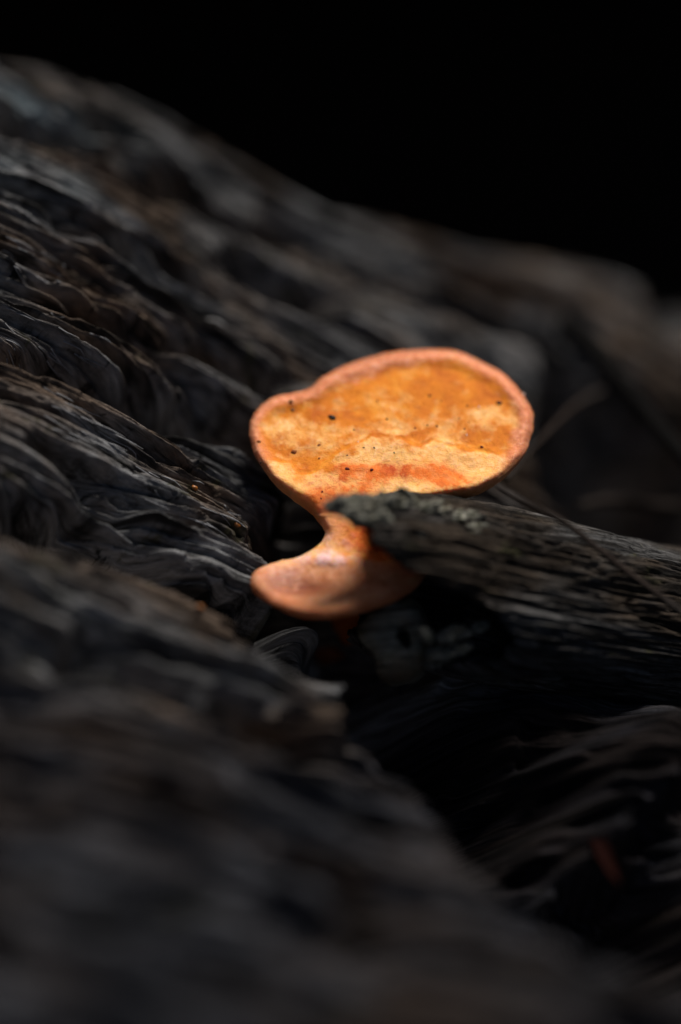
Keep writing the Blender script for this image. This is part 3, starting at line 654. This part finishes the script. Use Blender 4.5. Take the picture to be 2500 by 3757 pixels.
# ------------------------------------------------------------------ small growths and loose bits
def small_fungus(px, py, sz, label):
    c, _ = log_point(px, py)
    e = empty('small_mushroom', c, label, 'mushroom')
    lump('cap', c + NRM * .12, np.stack([RIGHT, np.array([0, .9, .4]), np.array([0, -.4, .9])]), (sz, sz * .55, sz * .38), ORANGE, e, ICO3, .35, 1.4)
    lump('stalk', c - NRM * .02, np.stack([RIGHT, np.array([0, 1., 0]), np.array([0, 0, 1.])]), (sz * .5, sz * .4, sz * .5), ORANGE, e, ICO2, .2)
small_fungus(1190, 2420, .2, 'small dim orange mushroom sprouting in the dark crack under the big mushroom')
for px, py, d, lab in [(1037, 2066, 39.55, 'tiny amber grain sitting on the upper edge of the lower mushroom cap'), (932, 2136, 39.35, 'tiny amber grain stuck at the side tip of the lower mushroom cap')]:
    o = lump('amber_grain', P(px, py, d), np.stack([RIGHT, UPV, -FWD]), (.05, .055, .05), AMBER, None, ICO2, .2); tag(o, lab, 'grain', 'amber grains on the lower cap')
for px, py, lab in [(705, 1800, 'tiny orange crumb lying on the grey wood beside black flecks'), (860, 1935, 'tiny orange crumb lying on the wood near the mushroom stalk'), (730, 2235, 'tiny amber crumb in the black crack below the grey ridge')]:
    c, _ = log_point(px, py, .01)
    o = lump('wood_crumb', c, np.stack([GR, CR, NRM]), (.055, .035, .03), AMBER, None, ICO2, .3); tag(o, lab, 'crumb')

def twig(name, pts, rad, mat, label, cat='twig', nt=10, rough=.1, group=None):
    o = tube(name, [P(*p) for p in pts], rad, mat, None, nt, rough); return tag(o, label, cat, group)
twig('grass_stem', [(1820, 1785, 38.9), (1900, 1830, 38.9), (2060, 1910, 38.95), (2190, 2010, 39.0), (2330, 2120, 39.0), (2520, 2260, 38.95), (2800, 2480, 38.9)], [.030, .040, .045, .05, .05], TWIGM, 'long thin dry brown stem lying slantwise across the grey branch', 'stem')
twig('twig', [(1860, 1760, 41.2), (1960, 1640, 41.9), (2050, 1545, 42.6), (2130, 1475, 43.4), (2240, 1420, 44.2)], [.03, .04, .05, .06], TWIGM, 'pale thin twig rising behind the mushroom cap out of the hollow')
twig('twig', [(2090, 1190, 45.0), (2190, 1290, 44.4), (2330, 1460, 43.5), (2480, 1640, 42.8), (2700, 1900, 42.0)], [.24, .18, .13, .12, .12], DARKTW, 'dark stick with a thick end leaning over the hollow behind the mushroom')
twig('twig', [(2130, 1855, 43.0), (2230, 1838, 43.3), (2340, 1845, 43.4), (2450, 1862, 43.5), (2750, 1880, 43.8)], [.06, .09, .09, .10], TWIGM, 'faint brownish curved twig lying inside the dark hollow above the branch')

def leaf(px, py, d, ln, wd, yaw, tilt, mat, label):
    n, m = 13, 9; s = np.linspace(0, 1, n)[:, None]; t = np.linspace(-1, 1, m)[None]
    w = wd * np.sin(np.pi * np.clip(s, .01, .99)) ** .8 * (1 + .15 * np.sin(s * 25))
    x = (s - .5) * ln * np.ones_like(t); y = w * t; z = .25 * wd * t ** 2 + .10 * ln * np.sin(s * 3.1 + yaw) + .05 * wd * pn(s * 4, t * 2, yaw)
    q = Matrix.Rotation(yaw, 3, 'Z') @ Matrix.Rotation(tilt, 3, 'X')
    loc = np.stack([x, y, z], -1).reshape(-1, 3) @ np.array(q).T
    base = P(px, py, d); v = base + loc; v2 = v - np.array([0, 0, .03]); k = n * m
    f = [tuple(a) for a in grid_faces(n, m)]; f2 = [tuple(a + k for a in q_[::-1]) for q_ in f]
    ring = [i for i in range(m)] + [i * m + m - 1 for i in range(1, n)] + [(n - 1) * m + i for i in range(m - 2, -1, -1)] + [i * m for i in range(n - 2, 0, -1)]
    side = [(ring[i], ring[i - 1], ring[i - 1] + k, ring[i] + k) for i in range(len(ring))]
    tag(build('dead_leaf', np.vstack([v, v2]), f + f2 + side, mat), label, 'leaf')
c, _ = log_point(2190, 3080, 0)
dl = float((c - CAM) @ FWD)
leaf(2220, 3120, dl - .10, 1.5, .11, -1.25, .5, LEAF_R, 'narrow reddish dead leaf curled against the worn grey rim of the gully')

# splinters: fine lifted fibres along the grain
def splinters():
    k = 0
    spots = [(random.uniform(0, 330), random.uniform(720, 1330)) for _ in range(40)] + [(random.uniform(150, 950), None) for _ in range(45)]
    for px, py in spots:
        if py is None: py = 1480 + (px - 100) * .66 + random.uniform(-110, 90)
        c, (u, v) = log_point(px, py)
        L = random.uniform(.15, .55); a = random.uniform(-.07, .07); lift = random.uniform(.01, .05)
        p = [log_uv(u, v, -.01), log_uv(u + L * .5, v + a * L * .5, lift * .5), log_uv(u + L, v + a * L, lift)]
        tube('splinter', p, [.010, .009, .004], SPLM, log_e, 5, .1, 2); k += 1
    for _ in range(36):                                             # frayed fibres on the branch near the sharp edge
        s = random.uniform(6.3, 8.6); t = random.choice([random.uniform(-.5, .4), random.uniform(3.6, 5.6)]); r = 1.17
        L = random.uniform(.12, .4); dv = random.uniform(-.12, .12)
        pt = lambda s, t, r: SA + Sa * s + (SU * math.cos(t) + SS * math.sin(t)) * r
        tube('splinter', [pt(s, t, r - .05), pt(s + L * .5, t + dv * .5, r + .05), pt(s + L, t + dv, r + random.uniform(.02, .12))], [.008, .007, .004], SPLM, stub_e, 5, .1, 2)
splinters()
